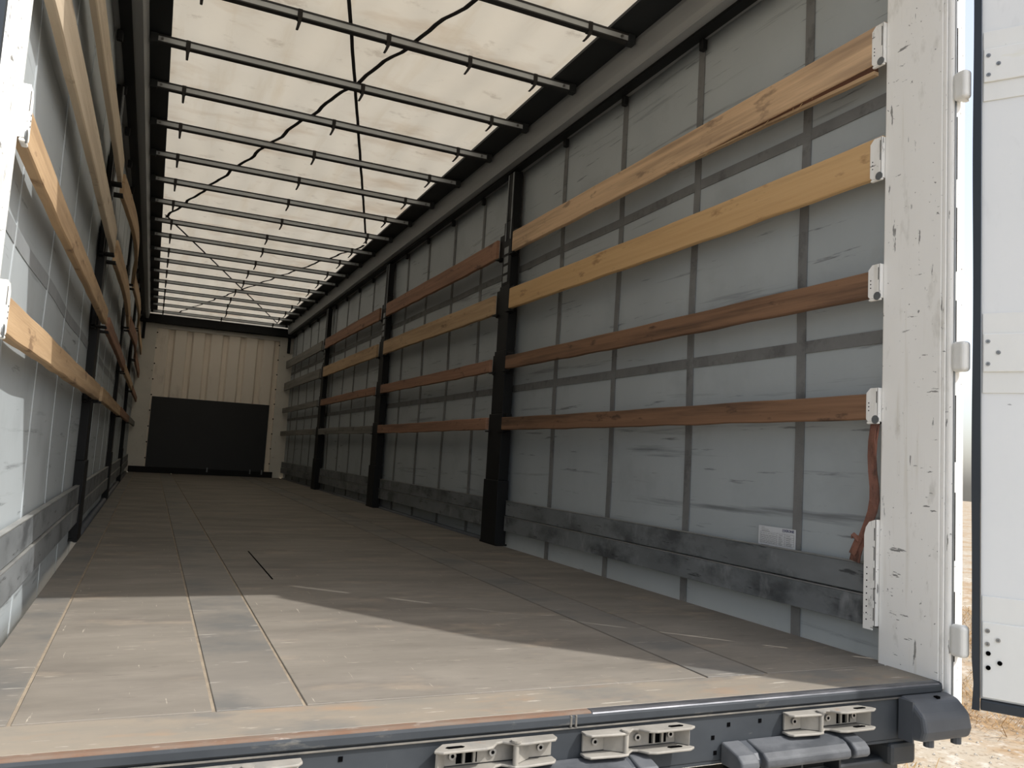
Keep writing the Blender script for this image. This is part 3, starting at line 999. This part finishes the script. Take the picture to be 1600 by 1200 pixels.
wx = max(xs) - min(xs)
for v in tm.vertices:
    u_, h_ = (v.co.x - min(xs)) / wx, (v.co.y - min(ys))
    v.co = Vector((SX - XS, 0.7235 - u_ * 0.0475 - 0.77, 0.3572 + h_ - 0.327))
tm.materials.clear()
tm.materials.append(M['navy'])
lo = bpy.data.objects.new('logo_lettering', tm)
COL.objects.link(lo)
lo.parent = stk

# ================================================================== HANGING STRAP
hs = empty('hanging_strap', (2.475, 0.30, 0.305))
tag(hs, 'worn red-brown webbing strap hanging beside the right corner post', 'strap')
cp = [(0.256, 0.770), (0.257, 0.740), (0.262, 0.700), (0.266, 0.650), (0.266, 0.600), (0.262, 0.550), (0.262, 0.510), (0.268, 0.470), (0.280, 0.430), (0.295, 0.390),
      (0.312, 0.350), (0.325, 0.325), (0.334, 0.302)]
mb = MB()
mb.ribbon([(2.478 - 0.006 * math.sin(i * 0.8), y, z) for i, (y, z) in enumerate(cp)],
          lambda i: (0.004 * math.sin(i), 0.017 + 0.003 * math.sin(i * 1.1), 0.004 * (i > 7)), 0.005)
mb.build('webbing', M['strap'], hs)
mb = MB()
mb.ribbon([(2.468 - 0.004 * math.sin(i), y - 0.008, z) for i, (y, z) in enumerate([(0.256, 0.760), (0.262, 0.735), (0.264, 0.705), (0.262, 0.675), (0.268, 0.650)])],
          lambda i: (0.002, 0.011, 0.0), 0.004)
mb.build('folded_loop', M['strap'], hs)
mb = MB()
mb.ribbon([(2.470, 0.306 + 0.006 * i, 0.385 - 0.012 * i) for i in range(6)], lambda i: (0.002, 0.014, 0.004), 0.005)
mb.build('sewn_end', M['strap'], hs)
mb = MB()
mb.ribbon([(2.470, 0.310, 0.372), (2.466, 0.322, 0.385), (2.464, 0.330, 0.392), (2.466, 0.331, 0.380)], lambda i: (0.007, 0.0, 0.004), 0.003)
mb.build('frayed_tail', M['strap'], hs)
MB().box(2.462, 2.476, 0.232, 0.262, 0.756, 0.7575 + 0.006).build('hook', M['hole'], hs)

# ================================================================== DRY GRASS AND STONES
rg = random.Random(11)
gm = MB()
for i in range(70000):
    x = rg.uniform(3.3, 11.5)
    y = rg.uniform(-1.0, 8.5)
    cl = math.sin(x * 2.1 + 1.2 * math.sin(y * 1.7)) + math.sin(y * 2.6 + x)
    if cl < rg.uniform(-1.6, 1.2):
        continue
    z = -1.215 + 0.03 * math.sin((x - 3) * 1.3 + (y - 2) * 0.4) * math.sin((y - 2) * 0.9)
    a = rg.uniform(0, 6.283)
    l = rg.uniform(0.05, 0.20)
    h = l * rg.uniform(0.05, 0.6)
    w = rg.uniform(0.0012, 0.003)
    dx, dy = math.cos(a), math.sin(a)
    o = len(gm.v)
    mx_, my_ = x + dx * l * 0.55, y + dy * l * 0.55
    gm.v += [(x - dy * w, y + dx * w, z), (x + dy * w, y - dx * w, z), (mx_ + dy * w, my_ - dx * w, z + h), (mx_ - dy * w, my_ + dx * w, z + h),
             (x + dx * l, y + dy * l, z + h * 0.8)]
    gm.f += [(o, o + 1, o + 2, o + 3), (o + 3, o + 2, o + 4)]
tag(gm.build('dry_grass', M['grass']), 'dry straw-coloured grass behind the open door', 'grass', kind='stuff')
sm = MB()
for i in range(2600):
    x = rg.uniform(2.8, 10.0)
    y = rg.uniform(-0.5, 7.0)
    r_ = rg.uniform(0.004, 0.015)
    z = -1.218 + 0.03 * math.sin((x - 3) * 1.3 + (y - 2) * 0.4) * math.sin((y - 2) * 0.9)
    q = [rg.uniform(0.6, 1.2) * r_ for _ in range(5)]
    sm.add([(x + q[0], y, z), (x, y + q[1], z), (x - q[2], y, z), (x, y - q[3], z), (x, y, z + q[4]), (x, y, z - 0.01)],
           [(0, 1, 4), (1, 2, 4), (2, 3, 4), (3, 0, 4), (1, 0, 5), (2, 1, 5), (3, 2, 5), (0, 3, 5)])
tag(sm.build('gravel_stones', M['stone']), 'pale loose stones scattered among the dry grass', 'stones', kind='stuff')
